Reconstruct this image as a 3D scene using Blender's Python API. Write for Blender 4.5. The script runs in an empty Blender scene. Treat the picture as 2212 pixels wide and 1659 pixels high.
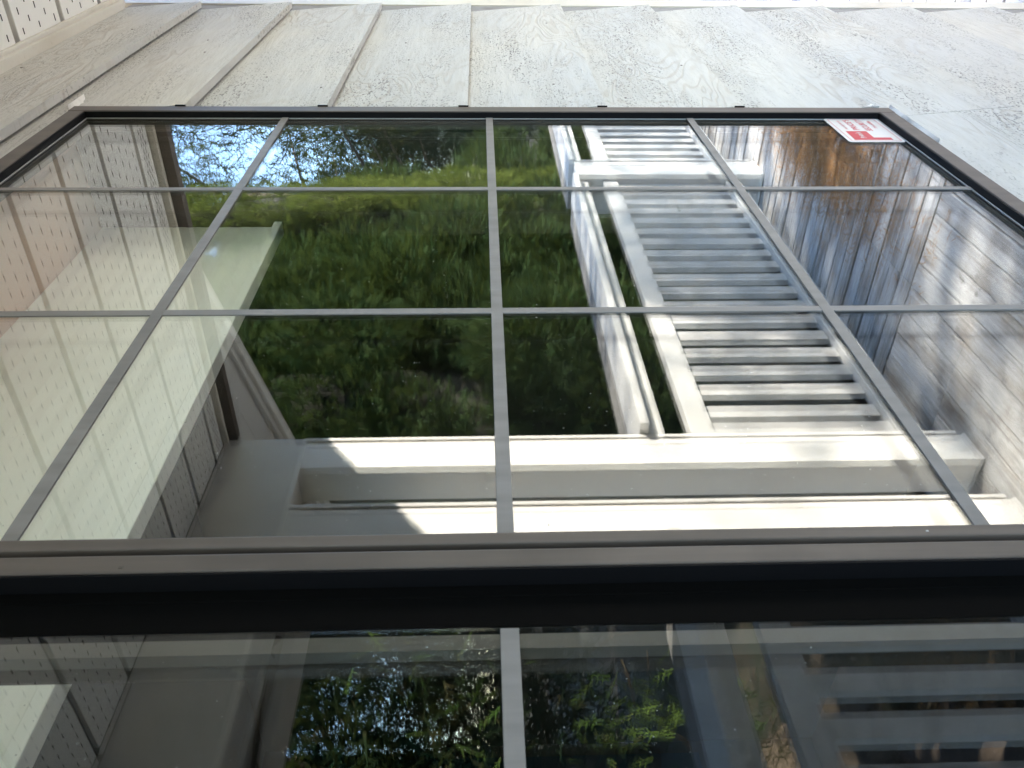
import bpy, bmesh, math, random
import numpy as np
from mathutils import Matrix, Vector
random.seed(7); RNG = np.random.default_rng(11)
SC = bpy.context.scene
COL = SC.collection
# World: Z up, wall plane is y = 0 (outside is -Y), X runs along the wall. Eye height is z = 0, deck at z = -1.61.

# ------------------------------------------------------------------ camera
cam = bpy.data.cameras.new('camera'); cam_o = bpy.data.objects.new('camera', cam); COL.objects.link(cam_o)
R = ((-0.03495309, 0.56876585, -0.82175647), (-0.0120384, -0.82243886, -0.56872611), (-0.99931645, -0.0099861, 0.03559381))
M = Matrix.Identity(4)
for i in range(3):
    for j in range(3): M[i][j] = R[i][j]
cam_o.matrix_world = Matrix.Translation((0, -0.36, 0)) @ M
cam.sensor_width = 36; cam.lens = 1750 / 2212 * 36
cam.clip_start = 0.01; cam.clip_end = 300
cam.dof.use_dof = True; cam.dof.focus_distance = 1.35; cam.dof.aperture_fstop = 26
SC.camera = cam_o

# ------------------------------------------------------------------ world, sun, exposure
SUN = Vector((1.0, 1.82, 1.30)).normalized()
SUN_EL = math.asin(SUN.z); SUN_AZ = math.atan2(SUN.x, SUN.y)
w = bpy.data.worlds.new('World'); SC.world = w; w.use_nodes = True
nt = w.node_tree; nt.nodes.clear()
sky = nt.nodes.new('ShaderNodeTexSky'); sky.sky_type = 'NISHITA'; sky.sun_disc = False
sky.sun_elevation = SUN_EL; sky.sun_rotation = SUN_AZ; sky.air_density = 0.9; sky.dust_density = 0.1; sky.ozone_density = 2.4; sky.altitude = 800
bg = nt.nodes.new('ShaderNodeBackground'); bg.inputs[1].default_value = 0.145
wo = nt.nodes.new('ShaderNodeOutputWorld')
nt.links.new(sky.outputs[0], bg.inputs[0]); nt.links.new(bg.outputs[0], wo.inputs[0])
sl = bpy.data.lights.new('sun', 'SUN'); sl.energy = 4.7; sl.angle = math.radians(0.53); sl.color = (1, 0.96, 0.90)
so = bpy.data.objects.new('sun', sl); COL.objects.link(so)
so.rotation_euler = SUN.to_track_quat('Z', 'Y').to_euler()
SC.view_settings.view_transform = 'Standard'; SC.view_settings.look = 'None'
SC.view_settings.exposure = 3.12; SC.view_settings.gamma = 1
SC.view_settings.use_curve_mapping = False
SC.view_settings.use_white_balance = True; SC.view_settings.white_balance_temperature = 6750; SC.view_settings.white_balance_tint = 10
SC.cycles.max_bounces = 10; SC.cycles.transparent_max_bounces = 24; SC.cycles.glossy_bounces = 6
SC.cycles.diffuse_bounces = 5; SC.cycles.caustics_reflective = False; SC.cycles.caustics_refractive = False
SC.cycles.sample_clamp_indirect = 6.0
try:
    SC.cycles.use_denoising = True; SC.cycles.denoising_prefilter = 'ACCURATE'; SC.cycles.denoiser = "OPENIMAGEDENOISE"
except Exception: pass

# ------------------------------------------------------------------ materials
class NT:
    def __init__(s, name):
        s.m = bpy.data.materials.new(name); s.m.use_nodes = True; s.t = s.m.node_tree; s.t.nodes.clear()
        s.out = s.n('ShaderNodeOutputMaterial')
    def n(s, kind, **kw):
        x = s.t.nodes.new(kind)
        for k, v in kw.items(): setattr(x, k, v)
        return x
    def l(s, a, b): s.t.links.new(a, b)
    def val(s, x, name, v): x.inputs[name].default_value = v
    def coord(s, scale=(1, 1, 1), rnd=True, kind='Object'):
        tc = s.n('ShaderNodeTexCoord'); mp = s.n('ShaderNodeMapping'); mp.inputs['Scale'].default_value = scale
        s.l(tc.outputs[kind], mp.inputs['Vector'])
        if rnd:
            oi = s.n('ShaderNodeObjectInfo'); mul = s.n('ShaderNodeVectorMath', operation='SCALE')
            cx = s.n('ShaderNodeCombineXYZ')
            for i in range(3): s.l(oi.outputs['Random'], cx.inputs[i])
            s.l(cx.outputs[0], mul.inputs[0]); mul.inputs['Scale'].default_value = 37.0
            s.l(mul.outputs[0], mp.inputs['Location'])
        return mp.outputs[0]
    def noise(s, vec, scale, detail=4, rough=0.55, dist=0.0):
        x = s.n('ShaderNodeTexNoise'); s.l(vec, x.inputs['Vector'])
        x.inputs['Scale'].default_value = scale; x.inputs['Detail'].default_value = detail
        x.inputs['Roughness'].default_value = rough; x.inputs['Distortion'].default_value = dist
        return x.outputs[0]
    def ramp(s, fac, stops):
        x = s.n('ShaderNodeValToRGB'); s.l(fac, x.inputs[0]); e = x.color_ramp.elements
        while len(e) < len(stops): e.new(0.5)
        for i, (p, c) in enumerate(stops):
            e[i].position = p; e[i].color = (c if len(c) == 4 else (*c, 1)) if isinstance(c, tuple) else (c, c, c, 1)
        return x.outputs[0]
    def mix(s, fac, a, b, blend='MIX'):
        x = s.n('ShaderNodeMix', data_type='RGBA', blend_type=blend)
        for sock, v in ((x.inputs[0], fac), (x.inputs[6], a), (x.inputs[7], b)):
            if isinstance(v, (int, float)): sock.default_value = v
            elif isinstance(v, tuple): sock.default_value = (*v, 1)
            else: s.l(v, sock)
        return x.outputs[2]
    def math(s, op, a, b=0.0):
        x = s.n('ShaderNodeMath', operation=op)
        for i, v in enumerate((a, b)):
            if isinstance(v, (int, float)): x.inputs[i].default_value = v
            else: s.l(v, x.inputs[i])
        return x.outputs[0]
    def bump(s, h, strength=0.5, dist=0.01, normal=None):
        x = s.n('ShaderNodeBump'); x.inputs['Strength'].default_value = strength; x.inputs['Distance'].default_value = dist
        s.l(h, x.inputs['Height'])
        if normal: s.l(normal, x.inputs['Normal'])
        return x.outputs[0]
    def bsdf(s, color, rough=0.6, normal=None, metallic=0.0, spec=0.5):
        x = s.n('ShaderNodeBsdfPrincipled')
        for nm, v in (('Base Color', color), ('Roughness', rough)):
            if isinstance(v, tuple): x.inputs[nm].default_value = (*v, 1)
            elif isinstance(v, (int, float)): x.inputs[nm].default_value = v
            else: s.l(v, x.inputs[nm])
        x.inputs['Metallic'].default_value = metallic; x.inputs['Specular IOR Level'].default_value = spec
        if normal: s.l(normal, x.inputs['Normal'])
        s.l(x.outputs[0], s.out.inputs[0]); return x

def siding_mat():
    s = NT('painted_rough_sawn_wood')
    v = s.coord((1, 1, 1))
    # growth rings bent round knots: low-frequency noise bends a wave that runs along the board
    warp = s.noise(s.coord((2.2, 1, 8.0)), 1.35, 2, 0.45, 0.9)
    wv = s.math('MULTIPLY', warp, 82.0); rings = s.math('SINE', wv)
    rings01 = s.math('MULTIPLY_ADD', rings, 0.5); 
    s.t.nodes[-1].inputs[2].default_value = 0.5
    mask = s.ramp(s.noise(s.coord((1.1, 1, 2.2)), 2.0, 2), [(0.44, 0.0), (0.62, 1.0)])
    ringm = s.math('MULTIPLY', s.ramp(rings01, [(0.62, 0.0), (0.98, 1.0)]), mask)
    saw = s.noise(s.coord((60, 60, 260)), 1.0, 3, 0.7)
    saw2 = s.noise(s.coord((9, 30, 90)), 1.0, 4, 0.65)
    pits = s.ramp(s.noise(s.coord((60, 60, 150)), 2.2, 2, 0.5), [(0.57, 0.0), (0.64, 1.0)])
    pitmask = s.ramp(s.noise(s.coord((1.2, 1, 5)), 1.6, 5, 0.7), [(0.43, 0.0), (0.60, 1.0)])
    pit = s.math('MULTIPLY', pits, pitmask)
    lines = s.ramp(s.noise(s.coord((3.0, 30, 150)), 1.0, 3, 0.6), [(0.62, 0.0), (0.72, 1.0)])
    lin = s.math('MULTIPLY', lines, s.ramp(s.noise(s.coord((2, 1, 9)), 1.1, 3), [(0.5, 0.0), (0.7, 1.0)]))
    base = s.mix(s.ramp(s.noise(v, 3.0, 4), [(0.35, 0.0), (0.7, 1.0)]), (0.60, 0.60, 0.59), (0.66, 0.635, 0.585))
    base = s.mix(s.math('MULTIPLY', s.ramp(saw2, [(0.35, 1.0), (0.6, 0.0)]), 0.30), base, (0.47, 0.45, 0.42))
    base = s.mix(s.math('MULTIPLY', ringm, 0.30), base, (0.40, 0.33, 0.26))
    base = s.mix(s.math('MULTIPLY', pit, 0.72), base, (0.16, 0.15, 0.14))
    base = s.mix(s.math('MULTIPLY', lin, 0.45), base, (0.28, 0.26, 0.24))
    stain = s.ramp(s.noise(s.coord((2, 2, 3)), 1.3, 3), [(0.55, 0.0), (0.8, 1.0)])
    base = s.mix(s.math('MULTIPLY', stain, 0.25), base, (0.60, 0.55, 0.44))
    h = s.math('ADD', s.math('MULTIPLY', saw2, 1.0), s.math('MULTIPLY', saw, 0.5))
    h = s.math('SUBTRACT', h, s.math('ADD', s.math('MULTIPLY', ringm, 0.35), s.math('MULTIPLY', pit, 0.8)))
    s.bsdf(base, 0.75, s.bump(h, 0.9, 0.0030), spec=0.25); return s.m

def paint_mat(name, col, rough=0.5, dirt=0.2, dirtcol=(0.35, 0.30, 0.24), scale=3.0, bump=0.1):
    s = NT(name); v = s.coord()
    n1 = s.ramp(s.noise(v, scale, 5, 0.6), [(0.45, 0.0), (0.75, 1.0)])
    n2 = s.ramp(s.noise(s.coord((1, 1, 1)), scale * 22, 3, 0.6), [(0.62, 0.0), (0.75, 1.0)])
    c = s.mix(s.math('MULTIPLY', n1, dirt), col, dirtcol)
    c = s.mix(s.math('MULTIPLY', n2, dirt * 0.8), c, dirtcol)
    s.bsdf(c, rough, s.bump(s.noise(s.coord((1, 1, 1)), 60, 3), bump, 0.002), spec=0.35); return s.m

def worn_mat(name, axis, lo=0.42, hi=0.58):
    """weathered painted board: white-grey paint worn to brown and grey wood along the grain (axis 0 = x, 1 = y, 2 = z)"""
    s = NT(name)
    st = [26, 26, 26]; st[axis] = 1.2
    st2 = [90, 90, 90]; st2[axis] = 4.0
    grain = s.noise(s.coord(tuple(st)), 1.0, 5, 0.65, 0.3)
    fine = s.noise(s.coord(tuple(st2)), 1.0, 4, 0.7)
    blot = s.noise(s.coord((4, 4, 4)), 1.2, 5, 0.65)
    wear = s.math('ADD', s.math('MULTIPLY', grain, 0.45), s.math('MULTIPLY', blot, 0.55))
    wood = s.mix(s.ramp(fine, [(0.3, 0.0), (0.7, 1.0)]), (0.10, 0.072, 0.052), (0.26, 0.205, 0.155))
    paint = s.mix(s.ramp(fine, [(0.35, 0.0), (0.6, 1.0)]), (0.35, 0.345, 0.34), (0.56, 0.545, 0.52))
    c = s.mix(s.ramp(wear, [(lo, 0.0), (hi, 1.0)]), paint, wood)
    dk = s.ramp(s.noise(s.coord((14, 14, 14)), 1.0, 3), [(0.66, 0.0), (0.75, 1.0)])
    c = s.mix(s.math('MULTIPLY', dk, 0.7), c, (0.05, 0.035, 0.025))
    s.bsdf(c, 0.7, s.bump(s.math('ADD', grain, fine), 0.5, 0.003), spec=0.3); return s.m

def frame_mat(name, col, rough=0.45, var=0.35):
    s = NT(name)
    g = s.noise(s.coord((60, 60, 3)), 1.0, 4, 0.6); b = s.noise(s.coord((7, 7, 7)), 1.0, 4)
    c = s.mix(s.math('MULTIPLY', s.ramp(g, [(0.35, 0.0), (0.7, 1.0)]), var), col, tuple(x * 1.7 for x in col))
    c = s.mix(s.math('MULTIPLY', s.ramp(b, [(0.5, 0.0), (0.75, 1.0)]), var), c, tuple(x * 0.5 for x in col))
    s.bsdf(c, rough, s.bump(g, 0.12, 0.001), spec=0.5); return s.m

def plain(name, col, rough=0.6, spec=0.5, metallic=0.0):
    s = NT(name); s.bsdf(col, rough, None, metallic, spec); return s.m

def glass_mat(ior=1.54):
    """thin window glass: Fresnel-weighted mirror over clear"""
    s = NT('window_glass')
    geo = s.n('ShaderNodeNewGeometry'); fr = s.n('ShaderNodeFresnel')
    i = s.math('MULTIPLY_ADD', geo.outputs['Backfacing'], 1.0 / ior - ior); s.t.nodes[-1].inputs[2].default_value = ior
    s.l(i, fr.inputs['IOR'])
    gl = s.n('ShaderNodeBsdfGlossy'); gl.inputs['Roughness'].default_value = 0.0; gl.inputs['Color'].default_value = (0.99, 1, 0.99, 1)
    tr = s.n('ShaderNodeBsdfTransparent'); tr.inputs['Color'].default_value = (0.99, 0.997, 0.988, 1)
    mx = s.n('ShaderNodeMixShader'); s.l(fr.outputs[0], mx.inputs[0]); s.l(tr.outputs[0], mx.inputs[1]); s.l(gl.outputs[0], mx.inputs[2])
    # dust specks on the surface
    sp = s.ramp(s.noise(s.coord((1, 1, 1), False), 420, 1, 0.5), [(0.80, 0.0), (0.83, 1.0)])
    df = s.n('ShaderNodeBsdfDiffuse'); df.inputs['Color'].default_value = (0.6, 0.6, 0.58, 1)
    mx2 = s.n('ShaderNodeMixShader'); s.l(s.math('MULTIPLY', sp, 0.5), mx2.inputs[0]); s.l(mx.outputs[0], mx2.inputs[1]); s.l(df.outputs[0], mx2.inputs[2])
    s.l(mx2.outputs[0], s.out.inputs[0]); return s.m

def leaf_mat(name, a, b, tan=(0.20, 0.13, 0.06), tanfrac=0.1, transl=0.35, scale=1.6):
    s = NT(name); v = s.coord((1, 1, 1), False)
    n1 = s.ramp(s.noise(v, scale, 3), [(0.35, 0.0), (0.68, 1.0)])
    c = s.mix(n1, a, b)
    n2 = s.ramp(s.noise(v, scale * 5, 2), [(0.62 - tanfrac, 0.0), (0.78 - tanfrac, 1.0)])
    c = s.mix(s.math('MULTIPLY', n2, 0.6), c, tan)
    df = s.n('ShaderNodeBsdfDiffuse'); tl = s.n('ShaderNodeBsdfTranslucent')
    s.l(c, df.inputs[0]); s.l(s.mix(0.35, c, (0.16, 0.20, 0.03)), tl.inputs[0])
    mx = s.n('ShaderNodeMixShader'); mx.inputs[0].default_value = transl
    s.l(df.outputs[0], mx.inputs[1]); s.l(tl.outputs[0], mx.inputs[2]); s.l(mx.outputs[0], s.out.inputs[0]); return s.m

def bark_mat(name, col):
    s = NT(name); n = s.noise(s.coord((8, 8, 2)), 2.0, 5, 0.7)
    s.bsdf(s.mix(n, tuple(x * 0.5 for x in col), tuple(x * 1.5 for x in col)), 0.9, s.bump(n, 0.8, 0.02)); return s.m

M_SIDING = siding_mat()
M_CORNER = paint_mat('weathered_grey_wood', (0.33, 0.32, 0.31), 0.8, 0.6, (0.17, 0.15, 0.13), 25, 0.8)
M_CREAM = paint_mat('cream_vinyl', (0.72, 0.68, 0.60), 0.45, 0.35, (0.40, 0.31, 0.20), 4)
M_SOFFIT = paint_mat('white_vented_vinyl', (0.86, 0.84, 0.79), 0.45, 0.08, (0.5, 0.45, 0.38), 5)
M_GROOVE = paint_mat('grey_vinyl_recess', (0.42, 0.40, 0.37), 0.5, 0.3, (0.2, 0.18, 0.15), 6)
M_SLOT = plain('dark_slot', (0.02, 0.016, 0.012), 0.9)
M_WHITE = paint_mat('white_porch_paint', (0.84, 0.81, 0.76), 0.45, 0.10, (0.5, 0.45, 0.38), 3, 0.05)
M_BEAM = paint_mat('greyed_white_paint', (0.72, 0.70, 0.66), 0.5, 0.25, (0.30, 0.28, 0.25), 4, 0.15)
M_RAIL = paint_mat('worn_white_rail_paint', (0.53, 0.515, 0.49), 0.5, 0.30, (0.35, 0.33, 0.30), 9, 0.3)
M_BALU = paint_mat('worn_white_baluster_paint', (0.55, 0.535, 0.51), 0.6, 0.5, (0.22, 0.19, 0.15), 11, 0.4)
M_GREYCAP = paint_mat('dark_grey_board', (0.21, 0.195, 0.175), 0.9, 0.5, (0.08, 0.075, 0.07), 8, 0.5)  # outer cap board, a darker grey than the cap beside it
M_FASCIA = frame_mat('dark_brown_fascia', (0.085, 0.068, 0.055), 0.6)
M_DECKX = worn_mat('worn_deck_paint_lengthways', 0, 0.47, 0.64)
M_DECKY = worn_mat('worn_deck_paint_crossways', 1, 0.46, 0.66)
M_BRONZE = frame_mat('bronze_aluminium', (0.100, 0.080, 0.067), 0.5, 0.6)
M_MUNTIN = frame_mat('grey_muntin_bar', (0.205, 0.192, 0.185), 0.5, 0.4)
M_BLACK = frame_mat('black_channel', (0.0022, 0.0021, 0.002), 0.7, 0.3); M_BLACK.node_tree.nodes['Principled BSDF'].inputs['Specular IOR Level'].default_value = 0.06
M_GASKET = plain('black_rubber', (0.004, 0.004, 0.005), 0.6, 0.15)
M_SPACER = frame_mat('spacer_bar_metal', (0.085, 0.075, 0.062), 0.4, 0.3)
M_GLINT_FLECK = plain('pale_glint_and_fleck', (0.50, 0.50, 0.50), 0.4)  # pale tone for the painted glint; small paint flecks share it
M_GLASS = glass_mat(1.56); M_GLASS_IN = glass_mat(1.30)
M_SHADE = paint_mat('cream_pleated_fabric', (0.93, 0.93, 0.88), 0.8, 0.03)
M_HEAD = paint_mat('peach_wood_lining', (0.82, 0.55, 0.43), 0.5, 0.1)
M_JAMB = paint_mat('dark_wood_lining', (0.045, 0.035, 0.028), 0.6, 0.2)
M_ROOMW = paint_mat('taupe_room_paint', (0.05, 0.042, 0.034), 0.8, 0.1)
M_NAVY = plain('navy_picture_mount', (0.012, 0.022, 0.032), 0.4)
M_GOLD = plain('dull_gold_frame', (0.30, 0.24, 0.13), 0.4)
M_RED = plain('dark_red_paint', (0.25, 0.02, 0.02), 0.6)
M_LOGBARK = bark_mat('log_bark', (0.055, 0.038, 0.026))
M_BARK = bark_mat('tree_bark', (0.10, 0.075, 0.055))
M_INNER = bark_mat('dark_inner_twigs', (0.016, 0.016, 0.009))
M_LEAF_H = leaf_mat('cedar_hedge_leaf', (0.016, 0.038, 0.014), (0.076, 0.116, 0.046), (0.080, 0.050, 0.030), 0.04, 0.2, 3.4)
M_LEAF_T = leaf_mat('dark_tree_leaf', (0.008, 0.016, 0.009), (0.022, 0.033, 0.013), (0.12, 0.09, 0.04), 0.05, 0.25, 0.8)
M_LEAF_F = leaf_mat('far_conifer_leaf', (0.010, 0.034, 0.022), (0.022, 0.055, 0.030), (0.03, 0.05, 0.03), 0.0, 0.2, 0.5)
M_SPRIG = leaf_mat('bright_cedar_sprig', (0.04, 0.09, 0.02), (0.12, 0.17, 0.04), (0.16, 0.12, 0.05), 0.04)
M_LEAFBIT = leaf_mat('dead_leaf_bits', (0.035, 0.022, 0.013), (0.07, 0.045, 0.025), (0.05, 0.06, 0.02), 0.1, 0.1, 30)
M_NEEDLE = leaf_mat('dry_orange_needles', (0.32, 0.15, 0.06), (0.52, 0.30, 0.14), (0.14, 0.07, 0.03), 0.1, 0.1, 30)

# ------------------------------------------------------------------ helpers
def link(name, mesh, parent=None, loc=None):
    o = bpy.data.objects.new(name, mesh); COL.objects.link(o)
    if parent is not None: o.parent = parent
    if loc is not None: o.location = loc
    return o
def thing(name, label, cat, loc=(0, 0, 0), group=None, kind=None):
    o = bpy.data.objects.new(name, None); COL.objects.link(o); o.location = loc; o.empty_display_size = 0.1
    o['label'] = label
    if cat: o['category'] = cat
    if group: o['group'] = group
    if kind: o['kind'] = kind
    return o
def tag(o, label, cat, group=None, kind=None):
    if label: o['label'] = label
    if cat: o['category'] = cat
    if group: o['group'] = group
    if kind: o['kind'] = kind
    return o
def mesh(name, v, f, mat):
    m = bpy.data.meshes.new(name); m.from_pydata(v, [], f); m.materials.append(mat); m.update(); return m
BF = [(0, 1, 3, 2), (4, 6, 7, 5), (0, 4, 5, 1), (2, 3, 7, 6), (0, 2, 6, 4), (1, 5, 7, 3)]
def box(name, mat, parent, x0, x1, y0, y1, z0, z1, bevel=0.0):
    """y0, y1 are given OUTWARD from the wall (positive = outside)"""
    X, Y, Z = sorted((x0, x1)), sorted((-y0, -y1)), sorted((z0, z1))
    c = ((X[0] + X[1]) / 2, (Y[0] + Y[1]) / 2, (Z[0] + Z[1]) / 2)
    v = [(X[i] - c[0], Y[j] - c[1], Z[k] - c[2]) for i in (0, 1) for j in (0, 1) for k in (0, 1)]
    bm = bmesh.new(); bv = [bm.verts.new(p) for p in v]
    for f in BF: bm.faces.new([bv[i] for i in f])
    bmesh.ops.recalc_face_normals(bm, faces=bm.faces)
    if bevel: bmesh.ops.bevel(bm, geom=bm.edges[:], offset=bevel, segments=2, affect='EDGES', profile=0.6)
    me = bpy.data.meshes.new(name); bm.to_mesh(me); bm.free(); me.materials.append(mat)
    if parent is not None:
        pl = parent.matrix_basis.translation; pp = parent.parent
        if pp is not None: pl = pl + pp.matrix_basis.translation
        c = (c[0] - pl.x, c[1] - pl.y, c[2] - pl.z)
    return link(name, me, parent, c)
def prism_x(name, mat, parent, prof, x0, x1):
    """profile of (outward y, z) points swept along x"""
    n = len(prof); zc = sum(p[1] for p in prof) / n; xc = (x0 + x1) / 2
    v = [(x - xc, -p[0], p[1] - zc) for x in (x0, x1) for p in prof]
    f = [tuple(range(n)), tuple(range(2 * n - 1, n - 1, -1))] + [(i, i + n, (i + 1) % n + n, (i + 1) % n) for i in range(n)]
    bm = bmesh.new(); bv = [bm.verts.new(p) for p in v]
    for q in f: bm.faces.new([bv[i] for i in q])
    bmesh.ops.recalc_face_normals(bm, faces=bm.faces)
    me = bpy.data.meshes.new(name); bm.to_mesh(me); bm.free(); me.materials.append(mat)
    return link(name, me, parent, (xc, 0, zc))
def tube(name, mat, parent, pts, radii, sides=8, jitter=0.0):
    pts = [Vector(p) for p in pts]; v = []; f = []
    for i, p in enumerate(pts):
        d = (pts[min(i + 1, len(pts) - 1)] - pts[max(i - 1, 0)]).normalized()
        a = d.orthogonal().normalized(); b = d.cross(a)
        for k in range(sides):
            t = 2 * math.pi * k / sides; r = radii[i] * (1 + jitter * random.uniform(-1, 1))
            v.append(p + (a * math.cos(t) + b * math.sin(t)) * r)
    for i in range(len(pts) - 1):
        for k in range(sides):
            f.append((i * sides + k, i * sides + (k + 1) % sides, (i + 1) * sides + (k + 1) % sides, (i + 1) * sides + k))
    f.append(tuple(range(sides))[::-1]); f.append(tuple((len(pts) - 1) * sides + k for k in range(sides)))
    me = mesh(name, v, f, mat)
    for p in me.polygons: p.use_smooth = True
    return link(name, me, parent)

# ------------------------------------------------------------------ the house wall of lapped boards
WALL_END = 2.078
wall = thing('siding_wall', 'off-white rough sawn lap siding wall around the two dark framed windows', 'wall')
PITCH, Z0 = 0.2095, 0.019
WX1, WZ0, WZ1 = 1.2395, -0.6245, 0.5995     # opening for both windows
NX = -0.70
def board(x0, x1, zb, zt, zcut0=None, zcut1=None):
    """lapped board: butt 18 mm proud at the bottom, thinning upward"""
    def yo(z): return 0.012 - 0.018 * (z - zb) / PITCH
    a = zb if zcut0 is None else zcut0; b = zt if zcut1 is None else zcut1
    t = 0.0130
    prism_x('siding_board', M_SIDING, wall, [(yo(a), a), (yo(b), b), (yo(b) - t, b), (yo(a) - t, a)], x0, x1 + random.uniform(-0.002, 0.002))
k = -9
while Z0 + k * PITCH < 0.84:
    zb = Z0 + k * PITCH; zt = min(zb + PITCH + 0.022, 0.862)
    if zb < -1.75: k += 1; continue
    if zt <= WZ0 or zb >= WZ1: board(-3.0, WALL_END, zb, zt)
    else:
        board(WX1, WALL_END, zb, zt); board(-3.0, NX, zb, zt)
        if zt > WZ1 and zb < WZ1: board(NX, WX1, zb, zt, WZ1, None)
        if zb < WZ0 and zt > WZ0: board(NX, WX1, zb, zt, None, WZ0)
    k += 1
box('corner_board', M_CORNER, wall, 2.04, 2.17, -0.035, -0.0065 - 0.004, -1.75, 0.84)
box('corner_trim', M_CREAM, wall, 2.172, 2.26, -0.05, -0.008, -1.75, 0.95)
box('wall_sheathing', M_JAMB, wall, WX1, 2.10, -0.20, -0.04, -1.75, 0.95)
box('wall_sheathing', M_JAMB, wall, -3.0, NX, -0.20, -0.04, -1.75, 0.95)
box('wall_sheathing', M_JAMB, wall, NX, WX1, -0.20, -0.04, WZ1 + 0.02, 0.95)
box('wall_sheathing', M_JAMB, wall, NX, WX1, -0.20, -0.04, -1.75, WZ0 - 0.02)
for k in range(-2, 4):
    for _ in range(2):
        x = random.uniform(1.3, 2.0); z = Z0 + k * PITCH + random.uniform(0.015, 0.19); yy = 0.012 - 0.018 * (z - Z0 - k * PITCH) / PITCH
        nh = box('nail_head', M_BRONZE, wall, x - 0.0022, x + 0.0022, yy - 0.001, yy + 0.0006, z - 0.0018, z + 0.0018, 0.0005)
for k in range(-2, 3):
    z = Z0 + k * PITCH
    box('lap_gap_shadow', M_GASKET, wall, 1.2370, 1.2408, 0.002, 0.0118, z - 0.001, z + 0.014, 0.0005)  # black boxes stand in for the shadow in the lap gaps
# caulk smears beside the window frame
for x, z, sx, sz in ((1.262, 0.605, 0.03, 0.006), (1.21, -0.628, 0.035, 0.004), (1.13, -0.6275, 0.05, 0.0035), (1.246, -0.60, 0.004, 0.02)):
    n = 9; v = []; 
    for i in range(n):
        t = i / (n - 1) * 2 - 1; h = sz * (1 - t * t) * random.uniform(0.6, 1.2)
        v += [(x + t * sx, -0.006, z - h), (x + t * sx, -0.013, z), (x + t * sx, -0.006, z + h)]
    f = []
    for i in range(n - 1): f += [(3 * i, 3 * i + 1, 3 * i + 4, 3 * i + 3), (3 * i + 1, 3 * i + 2, 3 * i + 5, 3 * i + 4)]
    link('caulk_smear', mesh('caulk_smear', v, f, M_WHITE), wall)

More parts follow.
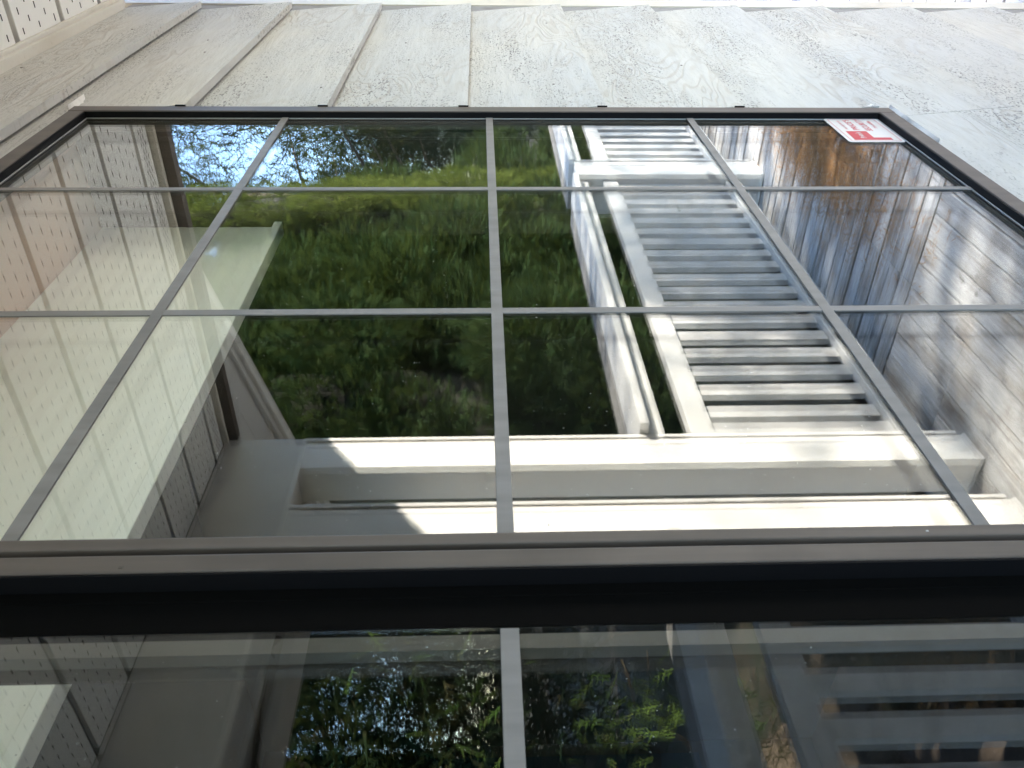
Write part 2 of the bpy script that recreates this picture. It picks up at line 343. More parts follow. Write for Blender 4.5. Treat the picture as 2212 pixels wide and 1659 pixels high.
# ------------------------------------------------------------------ windows
def window(label, x0, x1, z0, z1, mx, mz, near_stile):
    w_ = thing('window', label, 'window', group='dark framed windows in the siding wall')
    e = 0.0105
    # frame rails and far stile
    if near_stile:
        box('frame_stile', M_BRONZE, w_, x1, x1 + 0.0235, -0.02, e, z0 - 0.023, z1 + 0.023, 0.0012)
        box('frame_stile', M_BRONZE, w_, x0 - 0.027, x0 - 0.0135, -0.02, e, z0 - 0.023, z1 + 0.023, 0.0012)
        box('glazing_bead', M_BRONZE, w_, x0 - 0.0090, x0, -0.02, e, z0, z1, 0.001)
        box('bead_groove', M_GASKET, w_, x0 - 0.0133, x0 - 0.0092, -0.02, 0.003, z0, z1)
        fx0 = x0 - 0.0135
    else:
        box('frame_stile', M_BRONZE, w_, x0 - 0.024, x0, -0.02, e, z0 - 0.023, z1 + 0.023, 0.0012)
        fx0 = x0
    box('head_rail', M_BRONZE, w_, fx0, x1, -0.02, e - 0.0002, z1, z1 + 0.0222, 0.0012)
    box('sill_rail', M_BRONZE, w_, fx0, x1, -0.02, e - 0.0002, z0 - 0.0222, z0, 0.0012)
    g = 0.0022
    if near_stile: box('gasket', M_GASKET, w_, x1 - g, x1 - 0.0001, 0.0, e - 0.0012, z0 + g, z1 - g)
    box('gasket', M_GASKET, w_, x0 + g, x1 - g, 0.0, e - 0.0012, z1 - g, z1 - 0.0001)
    box('gasket', M_GASKET, w_, x0 + g, x1 - g, 0.0, e - 0.0012, z0 + 0.0001, z0 + g)
    lp = 0.0012  # pale strips stand in for the glint along the glass edge
    if near_stile: box('glass_edge_glint', M_GLINT_FLECK, w_, x1 - g - lp, x1 - g - 0.0001, 0.0, 0.0009, z0 + g, z1 - g)
    box('glass_edge_glint', M_GLINT_FLECK, w_, x0 + g, x1 - g - lp, 0.0, 0.0009, z1 - g - lp, z1 - g - 0.0001)
    box('glass_edge_glint', M_GLINT_FLECK, w_, x0 + g, x1 - g - lp, 0.0, 0.0009, z0 + g + 0.0001, z0 + g + lp)
    gx0, gx1 = x0 - 0.008, x1 + 0.004
    if not near_stile: gx0, gx1 = x0 - 0.003, x1 + 0.002
    box('outer_pane', M_GLASS, w_, gx0, gx1, -0.0016, -0.0001, z0 - 0.004, z1 + 0.004)
    box('inner_pane', (M_GLASS_IN if near_stile else M_GLASS), w_, gx0, gx1, -0.0148, -0.0134, z0 - 0.004, z1 + 0.004)
    for a in (((x1 - 0.013, x1 - 0.003, z0, z1) if near_stile else (x1 - 0.0095, x1, z0, z1)), (x0 - 0.004, x0 + 0.008, z0, z1)):
        box('spacer_bar', M_SPACER, w_, a[0], a[1], -0.0128, -0.0034, a[2], a[3])
    for a in ((z1 - 0.009, z1 + 0.003), (z0 - 0.003, z0 + 0.009)):
        box('spacer_bar', M_SPACER, w_, x0 + 0.009, x1 - 0.0135, -0.0128, -0.0034, a[0], a[1])
    t = 0.0020
    for z in mz: box('muntin', M_MUNTIN, w_, x0 + 0.0001, x1 - (g if near_stile else 0) - 0.0002, 0.0001, t, z - 0.0051, z + 0.0051, 0.0004)
    for x in mx: box('muntin', M_MUNTIN, w_, x - 0.0045, x + 0.0045, 0.0001, t - 0.0003, z0 + g, z1 - g, 0.0004)
    # reveal behind the glass
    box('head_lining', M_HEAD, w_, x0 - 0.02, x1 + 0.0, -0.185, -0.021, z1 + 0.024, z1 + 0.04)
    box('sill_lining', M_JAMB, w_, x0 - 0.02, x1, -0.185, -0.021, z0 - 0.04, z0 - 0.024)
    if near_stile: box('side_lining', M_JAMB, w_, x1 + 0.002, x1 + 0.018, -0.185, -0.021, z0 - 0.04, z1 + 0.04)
    return w_
MZ = (0.286, -0.013, -0.312)
win = window('larger far window with a red and white sticker in its lower far corner', 0.349, 1.213, -0.600, 0.575, (0.929, 0.634), MZ, True)
win2 = window('near window beside the black mullion, dark room visible behind it', -0.640, 0.2855, -0.600, 0.575, (-0.005, -0.30), MZ, False)
mull = thing('window_mullion', 'ribbed black mullion channel standing between the two windows', 'mullion')
box('channel', M_BLACK, mull, 0.2858, 0.3215, -0.02, -0.004, -0.624, 0.599)
box('side_seal', M_GASKET, mull, 0.3203, 0.3218, -0.0038, 0.0098, -0.622, 0.597)
for x in (0.2905, 0.3120): box('rib', M_BLACK, mull, x, x + 0.0018, -0.0041, -0.0034 + random.uniform(0, 0.0004), -0.62, 0.59, 0.0004)
box('lining', M_JAMB, mull, 0.290, 0.322, -0.045, -0.021, -0.62, 0.60)
for _ in range(6):
    x = random.choice((0.329, 0.344, 0.326, 0.300)); z = random.uniform(-0.5, 0.5); q = random.uniform(0.0004, 0.0009); yb = -0.004 if x == 0.300 else 0.0104
    box('paint_fleck', random.choice((M_CREAM, M_GLINT_FLECK, M_FASCIA)), win if x > 0.31 else mull, x - q, x + q, yb, yb + 0.0005, z - q * 1.5, z + q * 1.5, 0.0002)
# shades in the upper part of each reveal
def shade(label, x0, x1):
    prof = []; n = 22
    for i in range(n + 1):
        z = 0.595 - (0.595 - 0.327) * i / n; prof.append((-0.1703 if i % 2 else -0.1695, z))
    prof += [(-0.178, prof[-1][1]), (-0.178, 0.595)]
    t = thing('pleated_blind', label, 'window shade')
    prism_x('pleats', M_SHADE, t, prof, x0, x1)
    box('bottom_rail', M_SHADE, t, x0, x1, -0.182, -0.160, 0.314, 0.3268, 0.002)
    return t
shade('cream pleated blind half raised behind both dark framed windows', -0.63, 1.209)

# ------------------------------------------------------------------ the dark room behind
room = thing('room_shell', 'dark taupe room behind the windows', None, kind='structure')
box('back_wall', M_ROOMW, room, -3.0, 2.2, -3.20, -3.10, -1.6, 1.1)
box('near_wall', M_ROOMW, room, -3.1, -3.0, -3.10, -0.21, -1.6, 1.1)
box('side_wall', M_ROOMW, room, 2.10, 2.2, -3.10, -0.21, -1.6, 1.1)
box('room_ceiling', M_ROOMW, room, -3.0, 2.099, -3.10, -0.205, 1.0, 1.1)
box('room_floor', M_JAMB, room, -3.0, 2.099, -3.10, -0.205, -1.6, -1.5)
pf = thing('picture_frame', 'large navy picture with a thin dull gold line hanging in the dark room', 'picture')
box('frame', M_NAVY, pf, 0.30, 2.02, -3.09, -3.06, -0.95, 0.55)
for a in ((0.42, 1.90, 0.40, 0.42), (0.42, 1.90, -0.82, -0.80), (0.42, 0.44, -0.80, 0.40), (1.88, 1.90, -0.80, 0.40)):
    box('gold_line', M_GOLD, pf, a[0], a[1], -3.0599, -3.056, a[2], a[3])
box('red_patch', M_RED, pf, 1.05, 1.16, -3.0599, -3.056, -0.6, -0.25)

# ------------------------------------------------------------------ security sticker
st = thing('security_sticker', 'small red and white security sticker in the lower corner of the larger window', 'sticker', (1.1575, -0.0006, -0.5545))
def rrect(w_, h, r, y, n=5):
    p = []
    for cx, cz, a0 in ((w_ - r, h - r, 0), (-w_ + r, h - r, 90), (-w_ + r, -h + r, 180), (w_ - r, -h + r, 270)):
        for i in range(n + 1):
            a = math.radians(a0 + 90 * i / n); p.append((cx + r * math.cos(a), y, cz + r * math.sin(a)))
    return p
M_STW = plain('sticker_white', (0.80, 0.77, 0.74), 0.3); M_STR = plain('sticker_red', (0.62, 0.035, 0.05), 0.3)
o1 = rrect(0.0545, 0.0405, 0.006, -0.0004); o2 = [(a, 0, c) for a, b, c in o1]; n = len(o1)
link('sticker_sheet', mesh('sticker_sheet', o1 + o2, [tuple(range(n))[::-1], tuple(range(n, 2 * n))] + [(i, (i + 1) % n, n + (i + 1) % n, n + i) for i in range(n)], M_STW), st)
a = rrect(0.0505, 0.0355, 0.002, -0.00055); b = rrect(0.0497, 0.0347, 0.0014, -0.00055)
link('border_line', mesh('border_line', a + b, [(i, (i + 1) % n, n + (i + 1) % n, n + i) for i in range(n)], M_STR), st)
def poly(name, pts, mat, y): link(name, mesh(name, [(x - 1.1575, y, z + 0.5545) for x, z in pts], [tuple(range(len(pts)))], mat), st)
poly('red_emblem', [(1.112, -0.525), (1.151, -0.526), (1.151, -0.556), (1.1225, -0.556), (1.1225, -0.580), (1.112, -0.580)], M_STR, -0.00055)
def text(body, x, z, width, height, mat, y=-0.0006):
    c = bpy.data.curves.new('lettering', 'FONT'); c.body = body; c.size = 1; c.align_x = 'LEFT'; c.extrude = 0
    c.offset = 0.012
    c.materials.append(mat); o = link('lettering', c, st); bpy.context.view_layer.update()
    bb = [Vector(q) for q in o.bound_box]; w0 = max(q.x for q in bb) - min(q.x for q in bb); h0 = max(q.y for q in bb) - min(q.y for q in bb)
    o.rotation_euler = (math.pi / 2, 0, 0); o.scale = (width / w0, height / h0, 1)
    o.location = (x - 1.1575, y, z + 0.5545)
    me = bpy.data.meshes.new_from_object(o); o2 = link('lettering', me, st); me.name = 'lettering'
    o2.location = o.location; o2.rotation_euler = o.rotation_euler; o2.scale = o.scale
    bpy.data.objects.remove(o)
text('PROTECTED BY', 1.160, -0.5335, 0.041, 0.0032, M_STR)
text("PRICE'S", 1.156, -0.5495, 0.048, 0.0095, M_STR)
text('SECURITY', 1.152, -0.5675, 0.055, 0.0095, M_STR)
text('754-6086', 1.164, -0.5795, 0.034, 0.0048, M_STR)
text("Price's", 1.1185, -0.5445, 0.026, 0.0085, M_STW, -0.0008)

# ------------------------------------------------------------------ porch roof and vented soffit
ZS = 0.840
roof = thing('porch_roof', 'low porch roof with white vented soffit panels and dark brown gable edge', 'roof')
gx = [1.985 - 0.1935 * i for i in range(27)]
slots_v, slots_f = [], []
def slot_rows(xa, xb):
    for r in range(5):
        x = xa + 0.022 + (xb - xa - 0.044) * r / 4
        y = 0.035 + (0.0165 if r % 2 else 0.0)
        while y < 1.28:
            i = len(slots_v); wq = 0.0019; ln = 0.0062
            jx = random.uniform(-0.0006, 0.0006); ln = 0.0062 * random.uniform(0.85, 1.1)
            for dx, dy in ((-wq, -ln), (wq, -ln), (wq, ln), (-wq, ln)): slots_v.append((x + dx + jx, -(y + dy), ZS - 0.0004))
            slots_f.append((i, i + 1, i + 2, i + 3)); y += 0.034
edges = [2.075] + gx
for i in range(len(edges) - 1):
    xb, xa = edges[i], edges[i + 1]
    box('soffit_panel', M_SOFFIT, roof, xa + 0.009, xb - 0.009, 0.0, 1.298, ZS, ZS + 0.012, 0.002)
    box('soffit_groove', M_GROOVE, roof, xb - 0.0092, xb + 0.0088, 0.0, 1.298, ZS + 0.0105, ZS + 0.016)
    slot_rows(xa + 0.009, xb - 0.009)
so_ = link('vent_slots', mesh('vent_slots', slots_v, slots_f, M_SLOT), roof); so_['kind'] = 'stuff'
# wall channel: two cream lips
box('wall_channel', M_CREAM, roof, -3.0, 2.066, -0.004, 0.0225, ZS - 0.0095, ZS - 0.0005, 0.0015)
box('channel_lip', M_CREAM, roof, -3.0, 2.066, -0.004, 0.0165, ZS - 0.021, ZS - 0.0100, 0.0015)
box('end_channel', M_CREAM, roof, 2.0765, 2.0925, 0.0, 1.298, ZS - 0.014, ZS + 0.02, 0.002)
box('gable_fascia', M_FASCIA, roof, 2.0935, 2.125, 0.03, 1.298, ZS - 0.040, ZS + 0.30)
# sloped gable overhang: underside, barge boards, seam batten
def slope_piece(name, mat, x0, x1, ya, za, yb, zb, th):
    v = [(x, -y, z + d) for x in (x0, x1) for (y, z) in ((ya, za), (yb, zb)) for d in (0, th)]
    return link(name, mesh(name, v, [(0, 1, 3, 2), (4, 6, 7, 5), (0, 4, 5, 1), (2, 3, 7, 6), (0, 2, 6, 4), (1, 5, 7, 3)], mat), roof)
def zu(y): return 0.985 - 0.285 * (y - 0.861)
slope_piece('gable_soffit_panel', M_BEAM, 2.126, 2.30, -2.6, zu(-2.6), 1.95, zu(1.95), 0.012)
slope_piece('gable_soffit_panel', M_BEAM, 2.303, 2.455, -2.6, zu(-2.6), 1.95, zu(1.95), 0.012)
slope_piece('barge_board', M_WHITE, 2.456, 2.50, -2.6, zu(-2.6) - 0.036, 1.98, zu(1.98) - 0.036, 0.16)
slope_piece('barge_trim', M_BEAM, 2.430, 2.455, -2.6, zu(-2.6) - 0.018, 1.95, zu(1.95) - 0.018, 0.017)
slope_piece('drip_edge', M_FASCIA, 2.5005, 2.515, -2.6, zu(-2.6) + 0.09, 1.99, zu(1.99) + 0.09, 0.05)
slope_piece('roof_slab', M_FASCIA, -3.2, 2.455, -2.6, zu(-2.6) + 0.10, 1.95, zu(1.95) + 0.10, 0.08)
# eave outside the beam
box('eave_trim', M_BEAM, roof, -3.0, 2.09, 1.452, 1.475, 0.575, 0.70, 0.003)
box('eave_panel', M_GROOVE, roof, -3.0, 2.09, 1.4755, 1.665, 0.607, 0.625)
box('eave_trim', M_BEAM, roof, -3.0, 2.09, 1.666, 1.76, 0.575, 0.64, 0.004)
box('eave_trim', M_BEAM, roof, -3.0, 2.09, 1.762, 1.87, 0.583, 0.70, 0.004)

beam = thing('porch_beam', 'boxed off-white beam along the outer edge of the porch soffit', 'beam')
box('beam_box', M_BEAM, beam, -3.0, 2.093, 1.300, 1.4515, 0.588, ZS - 0.001, 0.003)
box('beam_trim', M_WHITE, beam, -3.0, 2.093, 1.296, 1.314, 0.574, 0.5875, 0.002)
box('end_cap', M_BEAM, beam, 2.0935, 2.102, 1.305, 1.447, 0.592, ZS - 0.002, 0.001)

# dry vine hanging under the eave panel
vp = [(0.55 + 0.042 * i, -(1.565 + 0.05 * math.sin(i * 0.55) + random.uniform(-0.012, 0.012)), 0.598 - 0.006 * abs(math.sin(i))) for i in range(24)]
vine = tube('dry_vine', M_BARK, None, vp, [0.0065 + 0.002 * math.sin(i * 1.7) for i in range(24)], 6, 0.2)
tag(vine, 'dry twisted vine lying along the recessed strip under the porch eave', 'vine')
for i in range(0, 24, 3):
    p = Vector(vp[i]); q = p + Vector((random.uniform(-.06, .06), random.uniform(-.05, .05), -0.01))
    s_ = Vector((0.5, 0.5, 0)) * 0.018; mid = (p + q) / 2
    link('dead_leaf', mesh('dead_leaf', [p, mid + Vector((s_.x, -s_.y, -.004)), q, mid - Vector((s_.x, -s_.y, .004))], [(0, 1, 2, 3)], M_BARK), vine)

# ------------------------------------------------------------------ posts and railing
ZD = -1.61
def post(label, xa, xb, ya, yb, ztop, cap=False, M_WHITE=M_WHITE):
    t = thing('porch_post', label, 'post', ((xa + xb) / 2, -(ya + yb) / 2, ZD), group='white boxed porch posts')
    box('post_box', M_WHITE, t, xa, xb, ya, yb, ZD, ztop, 0.003)
    # bead strips on the wall-facing corners and plinth trim
    box('corner_bead', M_WHITE, t, xb + 0.0005, xb + 0.016, ya - 0.006, ya + 0.012, ZD + 0.03, ztop - 0.005, 0.003)
    box('base_shim', M_BEAM, t, xa - 0.004, xb + 0.004, ya - 0.003, yb + 0.004, ZD + 0.001, ZD + 0.012, 0.001)
    if cap: box('post_cap', M_WHITE, t, xa - 0.015, xb + 0.015, ya - 0.015, yb + 0.015, ztop, ztop + 0.02, 0.004)
    return t
post('white boxed porch post at the porch corner, where the far railing starts', 1.952, 2.078, 1.300, 1.440, 0.587)
post('white boxed porch post nearer to the mullion, second of the close pair', 1.625, 1.765, 1.300, 1.440, 0.587)
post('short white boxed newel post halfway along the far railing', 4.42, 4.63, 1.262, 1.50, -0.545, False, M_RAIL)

def railing(label, xa, xb, phase, endboard=True, npitch=0.127):
    t = thing('porch_railing', label, 'railing', ((xa + xb) / 2, -1.32, ZD), group='white porch railing sections')
    box('cap_board', M_RAIL, t, xa, xb, 1.250, 1.428, -0.545, -0.515, 0.003)
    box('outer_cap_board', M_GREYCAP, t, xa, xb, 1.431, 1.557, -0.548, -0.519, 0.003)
    box('top_rail', M_RAIL, t, xa, xb, 1.300, 1.338, -0.604, -0.5455, 0.002)
    box('middle_rail', M_RAIL, t, xa, xb, 1.300, 1.340, -0.773, -0.691, 0.002)
    box('bottom_rail', M_RAIL, t, xa, xb, 1.300, 1.340, -1.478, -1.392, 0.002)
    if endboard: box('end_board', M_RAIL, t, xa + 0.001, xa + 0.075, 1.3105, 1.336, -1.391, -0.774, 0.002)
    x = phase
    while x < xb - 0.03:
        if x > xa + (0.08 if endboard else 0.02):
            j = random.uniform(-0.003, 0.003)
            box('baluster', M_BALU, t, x + j, x + j + 0.066, 1.3195, 1.3465, -1.385, -0.70, 0.002)
        x += npitch
    return t
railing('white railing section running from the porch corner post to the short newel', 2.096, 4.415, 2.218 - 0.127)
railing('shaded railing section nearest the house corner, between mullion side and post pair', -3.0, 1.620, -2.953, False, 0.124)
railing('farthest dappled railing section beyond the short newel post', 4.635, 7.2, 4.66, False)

# ------------------------------------------------------------------ deck and ground
deck = thing('deck', 'worn painted wooden porch deck', None, kind='structure')
y = -0.02; i = 0
while y < 1.62:
    box('deck_board', M_DECKX, deck, -3.0, 2.655 + random.uniform(-.004, .004), max(0.02, y), y + 0.0915, ZD - 0.03, ZD + random.uniform(-0.0015, 0.0015), 0.003)
    y += 0.0975
box('deck_board', M_DECKX, deck, 2.09, 2.655, -2.4, 0.015, ZD - 0.03, ZD - 0.001, 0.003)
x = 2.664
while x < 7.6:
    box('deck_board', M_DECKY, deck, x, x + 0.087, -2.4, 1.62, ZD - 0.03, ZD + random.uniform(-0.004, 0.002), 0.004)
    x += 0.0945
box('deck_joist', M_BARK, deck, -3, 7.6, 1.58, 1.62, ZD - 0.2, ZD - 0.031)
s = NT('soil_with_litter'); v = s.coord((1, 1, 1), False)
n1 = s.noise(v, 1.2, 6, 0.7); n2 = s.noise(v, 14, 4, 0.7)
c = s.mix(s.ramp(n1, [(0.4, 0.0), (0.6, 1.0)]), (0.040, 0.026, 0.016), (0.022, 0.030, 0.012))
c = s.mix(s.ramp(n2, [(0.5, 0.0), (0.7, 1.0)]), c, (0.075, 0.05, 0.03))
s.bsdf(c, 0.95, s.bump(n2, 0.8, 0.03)); M_SOIL = s.m
N = 60; gv = []; gf = []
for i in range(N + 1):
    for j in range(N + 1):
        X = -110 + 220 * i / N; Y = -110 + 220 * j / N
        # denser near the porch
        X = math.copysign(abs(X / 110) ** 2.2 * 150, X); Y = math.copysign(abs(Y / 110) ** 2.2 * 150, Y)
        gv.append((X + 3, Y, -1.93 + 0.05 * math.sin(X * 1.3) * math.cos(Y * 1.7)))
for i in range(N):
    for j in range(N): k = i * (N + 1) + j; gf.append((k, k + N + 1, k + N + 2, k + 1))
g = link('ground', mesh('ground', gv, gf, M_SOIL)); g['kind'] = 'structure'; g['label'] = 'brown soil with leaf litter around the porch'

# dry needles drifted on the far deck boards
def scatter_needles(name, label, n, cx, cy, sx, sy, z, mat, ln=0.03, kind='stuff', wd=0.0016):
    V = np.empty((n * 4, 3)); 
    px = cx + RNG.normal(0, sx, n); py = cy + RNG.normal(0, sy, n); a = RNG.uniform(0, 2 * np.pi, n); L = ln * RNG.uniform(.5, 1.2, n)
    dx, dy = np.cos(a) * L, np.sin(a) * L; ox, oy = -np.sin(a) * wd, np.cos(a) * wd; zz = z + RNG.uniform(0.001, 0.012, n); dz = RNG.uniform(-.004, .008, n)
    for k, (s1, s2) in enumerate(((-1, -1), (1, -1), (1, 1), (-1, 1))):
        V[k::4, 0] = px + s1 * dx / 2 + s2 * ox; V[k::4, 1] = -(py + s1 * dy / 2 + s2 * oy); V[k::4, 2] = zz + (dz if s1 > 0 else 0)
    F = np.arange(n * 4).reshape(-1, 4)
    me = bpy.data.meshes.new(name); me.from_pydata(V.tolist(), [], F.tolist()); me.materials.append(mat)
    return tag(link(name, me), label, None, kind=kind)
scatter_needles('needle_litter', 'orange dry needles drifted on the far deck boards', 9000, 3.75, 0.86, 0.40, 0.14, ZD, M_NEEDLE)
scatter_needles('fallen_leaves', 'scattered dry leaf bits on the ground beyond the railing', 9000, 2.6, 2.4, 1.4, 0.5, -1.90, M_LEAFBIT, 0.035, wd=0.006)

# ------------------------------------------------------------------ foliage
def frond(ln, wd, n):
    """flat feathery spray along +x made of narrow leaflets"""
    T = [((0, -0.006 * ln / 0.14, 0), (0, 0.006 * ln / 0.14, 0), (ln, 0, -0.06 * ln))]
    for i in range(n):
        t = 0.12 + 0.8 * i / n; x = t * ln; l = wd * (1 - t * 0.75); sgn = 1 if i % 2 else -1
        b = ln * 0.075
        T.append(((x, 0, 0.0), (x + b, 0, 0.0), (x + l * 0.75, sgn * l * 0.8, -0.12 * l + 0.05 * ln * (i % 3 - 1))))
    return np.array(T)
def place_fronds(P, D, base, roll=None, scl=None):
    """P (n,3) positions, D (n,3) directions -> triangles"""
    n = len(P); D = D / np.linalg.norm(D, axis=1, keepdims=True)
    up = np.tile(np.array([0, 0, 1.0]), (n, 1)) + RNG.normal(0, .6, (n, 3))
    Y = np.cross(up, D); Y /= np.linalg.norm(Y, axis=1, keepdims=True); Z = np.cross(D, Y)
    s = RNG.uniform(0.6, 1.35, n) if scl is None else scl
    B = base.reshape(-1, 3)
    V = P[:, None, :] + s[:, None, None] * (B[None, :, 0:1] * D[:, None, :] + B[None, :, 1:2] * Y[:, None, :] + B[None, :, 2:3] * Z[:, None, :])
    return V.reshape(-1, 3)
def tri_mesh(name, V, mat):
    n = len(V); me = bpy.data.meshes.new(name); me.vertices.add(n); me.vertices.foreach_set('co', V.astype(np.float32).ravel())
    me.loops.add(n); me.loops.foreach_set('vertex_index', np.arange(n, dtype=np.int32))
    me.polygons.add(n // 3); me.polygons.foreach_set('loop_start', np.arange(0, n, 3, dtype=np.int32))
    me.materials.append(mat); me.update(calc_edges=True); return me

def hedge_mesh(seed, h, r, nf, ln=0.15):
    rg = np.random.default_rng(seed)
    nl = 120  # billows on the surface of a tall cone-like crown
    LC = []
    for i in range(nl):
        z = h * (0.04 + 0.9 * (i / nl) ** 0.95); a = rg.uniform(0, 2 * np.pi); rr = r * (1 - (z / h) ** 2.2) ** 0.6 * rg.uniform(0.60, 0.98)
        LC.append((rr * np.cos(a), rr * np.sin(a), z, rg.uniform(0.20, 0.46) * (1.15 - 0.45 * z / h)))
    LC = np.array(LC); w = LC[:, 3] ** 2; w /= w.sum()
    idx = rg.choice(nl, nf, p=w); c = LC[idx]
    d = rg.normal(0, 1, (nf, 3)); d[:, 2] += 0.25; d /= np.linalg.norm(d, axis=1, keepdims=True)
    P = c[:, :3] + d * c[:, 3:4] * rg.uniform(0.72, 1.05, (nf, 1)) * np.array([1, 1, 1.35])
    out = P.copy(); out[:, 2] = 0; out /= (np.linalg.norm(out, axis=1, keepdims=True) + 1e-6)
    # keep only fronds that are not deep inside
    rad = np.linalg.norm(P[:, :2], axis=1); lim = r * np.clip(1 - (P[:, 2] / h) ** 2.2, 0.02, 1) ** 0.6
    keep = (rad > lim * 0.36) | (P[:, 2] > h * 0.85)
    P, out, d = P[keep], out[keep], d[keep]
    D = d * 0.8 + out * 0.4 + np.array([0, 0, 0.25]) + rg.normal(0, .4, P.shape)
    return tri_mesh('crown', place_fronds(P, D, frond(ln, ln * 0.55, 8)), M_LEAF_H)
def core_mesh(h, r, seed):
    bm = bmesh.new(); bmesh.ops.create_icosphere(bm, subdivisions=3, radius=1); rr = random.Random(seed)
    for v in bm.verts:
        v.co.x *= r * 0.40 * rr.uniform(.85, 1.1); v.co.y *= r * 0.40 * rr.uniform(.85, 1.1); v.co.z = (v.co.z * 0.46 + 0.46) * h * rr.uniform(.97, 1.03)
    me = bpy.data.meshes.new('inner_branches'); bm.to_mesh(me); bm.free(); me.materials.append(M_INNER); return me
HM = [hedge_mesh(1, 6.6, 1.45, 78000, 0.125), hedge_mesh(2, 6.4, 1.35, 70000, 0.125)]
M_LEAF_SUNLIT = leaf_mat('sunlit_cedar_leaf', (0.075, 0.105, 0.025), (0.15, 0.18, 0.05), (0.10, 0.06, 0.03), 0.02, 0.35)  # brighter copy of the hedge leaf, sunlight put into its colour
HM.append(HM[1].copy()); HM[2].materials[0] = M_LEAF_SUNLIT
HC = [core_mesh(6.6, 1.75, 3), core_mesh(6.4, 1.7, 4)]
def shrub(label, x, y, rot, which, sc=(1, 1, 1)):
    t = thing('cedar_shrub', label, 'shrub', (x, -y, -1.95), group='tall feathery cedar shrubs beyond the railing')
    t.rotation_euler = (0, 0, rot); t.scale = sc
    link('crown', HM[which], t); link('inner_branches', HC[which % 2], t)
    tr = tube('trunk', M_BARK, t, [(0, 0, -0.05), (0.02, 0, 1.2), (0, 0.03, 3.0)], [0.10, 0.08, 0.04], 7)
    return t
shrub('tall feathery cedar shrub growing nearest the porch corner post, beyond the railing', 5.75, 4.25, 0.3, 0, (0.95, 0.95, 1.0))
shrub('tall feathery cedar shrub opposite the short newel post, second from the corner post', 7.1, 4.3, 1.9, 1, (1.05, 1.05, 1.0))
shrub('tall feathery cedar shrub just past the short newel post', 8.3, 4.3, 3.3, 0, (0.95, 0.95, 0.86))
shrub('lowest cedar shrub farthest along the railing, below the open sky', 9.8, 4.2, 4.6, 1, (1.05, 0.95, 0.66))
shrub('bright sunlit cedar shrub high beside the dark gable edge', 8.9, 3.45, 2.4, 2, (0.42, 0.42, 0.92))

def tree_mesh(seed, h, rx, nclu, nper, ln, mat, droop=-0.5, crad=0.55, z0=0.25):
    rg = np.random.default_rng(seed); C = []
    for i in range(nclu):
        d = rg.normal(0, 1, 3); d /= np.linalg.norm(d); q = rg.uniform(0.35, 1) ** 0.5
        C.append((d[0] * rx * q, d[1] * rx * q, h * (z0 + (1 - z0) * 0.5 * (1 + d[2] * q))))
    C = np.array(C); idx = np.repeat(np.arange(nclu), nper); n = len(idx)
    P = C[idx] + rg.normal(0, 1, (n, 3)) * crad * np.array([1, 1, 1.3]) * rg.uniform(.3, 1, (n, 1))
    D = rg.normal(0, 0.6, (n, 3)); D[:, 2] += droop
    return C, tri_mesh('crown', place_fronds(P, D, frond(ln, ln * 0.6, 5)), mat)
def tree(name, label, x, y, data, rot, sc, trunk_r, group, cat='tree', h=7.0, mat=None):
    t = thing(name, label, cat, (x, y, -1.95), group=group); t.rotation_euler = (0, 0, rot); t.scale = (sc,) * 3
    link('crown', data[1], t)
    tr = tube('trunk', M_BARK, t, [(0, 0, -0.1), (0.08, 0.02, h * 0.3), (-0.03, 0.05, h * 0.6), (0.05, 0, h * 0.88)], [trunk_r, trunk_r * .8, trunk_r * .5, trunk_r * .15], 8, 0.05)
    for k in range(0, min(len(data[0]), 60), 5):
        c_ = data[0][k]; z_ = max(h * 0.2, c_[2] - 0.8)
        p0 = Vector((0.03, 0.03, min(z_, h * 0.8))); p1 = Vector(c_)
        tube('limb', M_BARK, tr, [p0, (p0 + p1) / 2 + Vector((0, 0, 0.15)), p1], [trunk_r * .28, trunk_r * .16, trunk_r * .05], 5)
    return t
TA = tree_mesh(21, 9.0, 3.0, 72, 64, 0.30, M_LEAF_T, -0.7, 0.45)
TB = tree_mesh(22, 10.0, 2.8, 230, 110, 0.30, M_LEAF_F, -0.3, 0.5, 0.06)
gA = 'loose hanging-leaved trees beyond the shrubs'
tree('broadleaf_tree', 'loose tree with blue sky showing through, behind the farthest low shrub', 15.0, -5.6, TA, 0.4, 1.0, 0.16, gA, h=9)
tree('broadleaf_tree', 'large loose tree far behind the railing end, its leaves hanging against blue sky', 19.0, -8.2, TA, 2.2, 1.25, 0.18, gA, h=9)
gB = 'dark dense conifers in the far background'
for i, (x, y, rt, sc, lb) in enumerate((
    (17.0, -4.2, 0.0, 0.55, 'dark dense conifer low behind the end of the railing'),
    (22.0, -5.6, 1.1, 0.60, 'dark dense conifer behind the large loose tree'),
    (21.0, -9.6, 2.3, 0.85, 'dark dense conifer behind the middle cedar shrubs, far off'),
    (15.0, -10.5, 3.1, 0.95, 'dark dense conifer far behind the shrub opposite the newel'),
    (9.5, -9.5, 4.0, 0.95, 'dark dense conifer behind the second cedar shrub'),
    (5.0, -8.2, 5.2, 0.92, 'dark conifer behind the shrub nearest the corner post'))):
    tree('conifer_tree', lb, x, y, TB, rt, sc, 0.16, gB, h=10)
TC = tree_mesh(23, 8.0, 2.6, 120, 60, 0.22, M_LEAF_T, -0.2, 0.5, 0.15)
gC = 'thin-leaved trees opposite the near window'
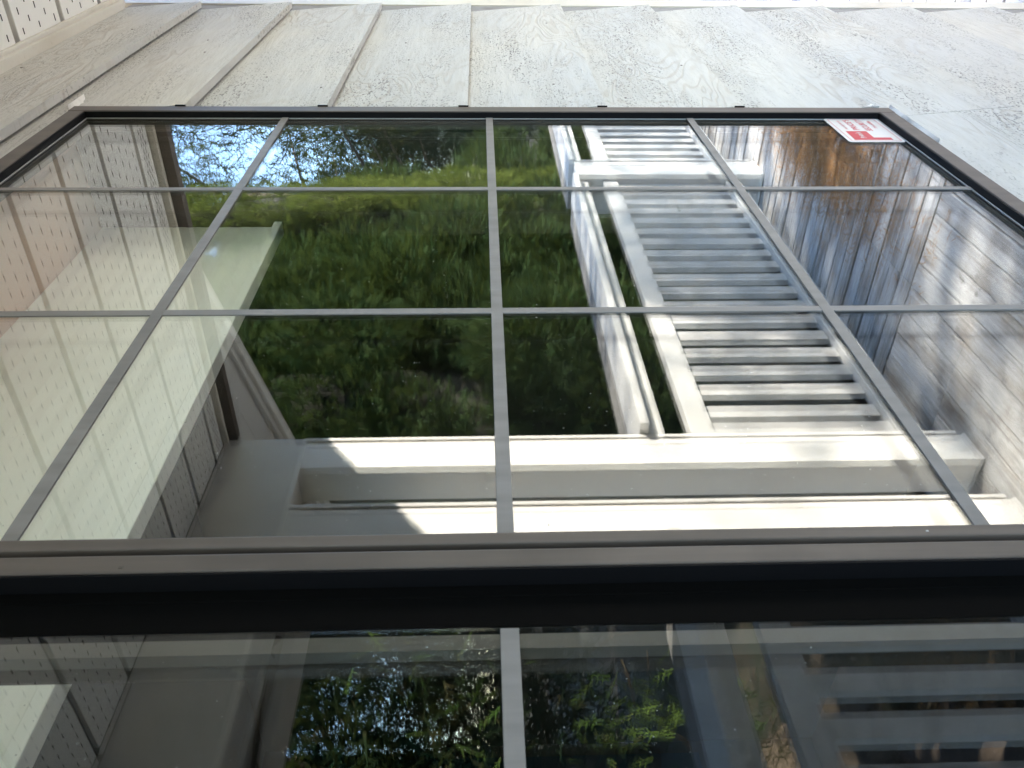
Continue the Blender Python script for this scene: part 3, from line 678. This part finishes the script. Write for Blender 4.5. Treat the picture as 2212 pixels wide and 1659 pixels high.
for x, y, rt, sc, lb in ((2.2, -6.0, 0.2, 1.0, 'thin-leaved dark tree opposite the near window, sky speckling through its crown'),
                         (-1.2, -6.5, 1.4, 1.1, 'thin-leaved dark tree farther back past the near window'),
                         (3.0, -9.0, 2.9, 1.2, 'thin-leaved dark tree farthest behind, opposite the mullion')):
    tree('thin_leaved_tree', lb, x, y, TC, rt, sc, 0.14, gC, h=8)
# trees on the sunny side that dapple the light
TD = tree_mesh(24, 7.0, 2.6, 135, 70, 0.22, M_LEAF_T, -0.2, 0.36, 0.40)
tree('side_yard_tree', 'leafy tree in the side yard that throws dappled shade on the railing', 7.9, 6.6, TD, 0.7, 1.0, 0.15, None, h=7)
tree('side_yard_tree', 'second side yard tree, farther from the house', 12.2, 7.4, TD, 2.7, 1.05, 0.15, None, h=7)

# ------------------------------------------------------------------ low sprigs, log and weeds seen between the rails
def sprig(label, x, y, z, n, size, mat, spread, up=0.6):
    P = np.array([x, -y, z]) + RNG.normal(0, 1, (n, 3)) * np.array(spread); D = RNG.normal(0, 0.55, (n, 3)); D[:, 2] += up
    t = tag(link('cedar_sprig', tri_mesh('cedar_sprig', place_fronds(P, D, frond(size, size * 0.4, 7)), mat)), label, 'plant', 'low sprigs beyond the railing')
    return t
sprig('sunlit cedar sprig rising just above the shaded railing cap', 2.02, 2.75, -0.68, 80, 0.11, M_SPRIG, (0.10, 0.10, 0.15), 0.6)
sprig('dim leafy sprig hanging in front of the dark trees, opposite the near window', 3.0, 3.8, 0.25, 40, 0.16, M_SPRIG, (0.3, 0.2, 0.3), -0.2)
sprig('green sprouts in the gap between the shaded rails', 1.36, 1.95, -0.86, 170, 0.06, M_SPRIG, (0.14, 0.06, 0.10), 0.4)
sprig('weed with green leaves poking between the far balusters', 3.98, 1.40, -0.98, 26, 0.07, M_SPRIG, (0.05, 0.03, 0.07), 0.2)
sprig('small weed at the foot of the balusters near the corner post', 2.55, 1.38, -1.30, 12, 0.05, M_SPRIG, (0.02, 0.02, 0.03), 0.5)
lg = tube('fallen_log', M_LOGBARK, None, [(1.12, -1.70, -1.80), (1.35, -2.0, -1.76), (1.58, -2.33, -1.72), (1.76, -2.62, -1.70)], [0.085, 0.09, 0.085, 0.08], 14, 0.07)
tag(lg, 'brown fallen log lying on the ground outside the shaded railing', 'log')
bm = bmesh.new(); bmesh.ops.create_grid(bm, x_segments=90, y_segments=60, size=1)
for v in bm.verts:
    X = 1.6 + v.co.x * 2.6; t = v.co.y * 0.5 + 0.5; yy = 3.1 + t * 2.3
    k = 1 / (1 + math.exp((X - 2.45) * 7)); hh = min(1, t * 2.4)
    v.co = Vector((X, -yy, -1.96 + (1.33 * hh * hh * (3 - 2 * hh)) * k + random.uniform(-.025, .025)))
me = bpy.data.meshes.new('earth_bank'); bm.to_mesh(me); bm.free()
s = NT('cracked_dry_earth'); v = s.coord((1, 1, 1), False); vo = s.n('ShaderNodeTexVoronoi', feature='DISTANCE_TO_EDGE'); vo.inputs['Scale'].default_value = 16
s.l(s.coord((1, 1, 3), False), vo.inputs['Vector'])
cr = s.ramp(vo.outputs[0], [(0.0, 1.0), (0.12, 0.0)]); n2 = s.noise(v, 9, 5, 0.7)
c = s.mix(n2, (0.07, 0.05, 0.032), (0.17, 0.125, 0.08)); c = s.mix(s.math('MULTIPLY', s.ramp(s.noise(v, 30, 5, 0.8), [(0.5, 0.0), (0.6, 1.0)]), 0.8), c, (0.03, 0.022, 0.014))
s.bsdf(c, 0.95, s.bump(s.noise(v, 30, 5, 0.8), 0.9, 0.04)); me.materials.append(s.m)
b_ = link('earth_bank', me); b_['kind'] = 'structure'; b_['label'] = 'low dry earth bank rising beyond the railing'
for k in range(5):
    x = 2.3 + random.uniform(-.5, .4); y = 2.9 + random.uniform(-.3, .6); z = -0.95 + random.uniform(-.3, .35)
    a = random.uniform(0, 6.28); d = Vector((math.cos(a) * 0.5, math.sin(a) * 0.3, random.uniform(-.1, .9))) * random.uniform(.2, .5)
    tw = tube('bare_twig', M_LEAFBIT, None, [(x, -y, z), Vector((x, -y, z)) + d * .5 + Vector((.02, .02, 0)), Vector((x, -y, z)) + d], [.005, .0035, .0015], 5)
    tag(tw, 'thin bare twig standing out from the earth bank beyond the shaded railing', 'twig', 'bare twigs on the earth bank')
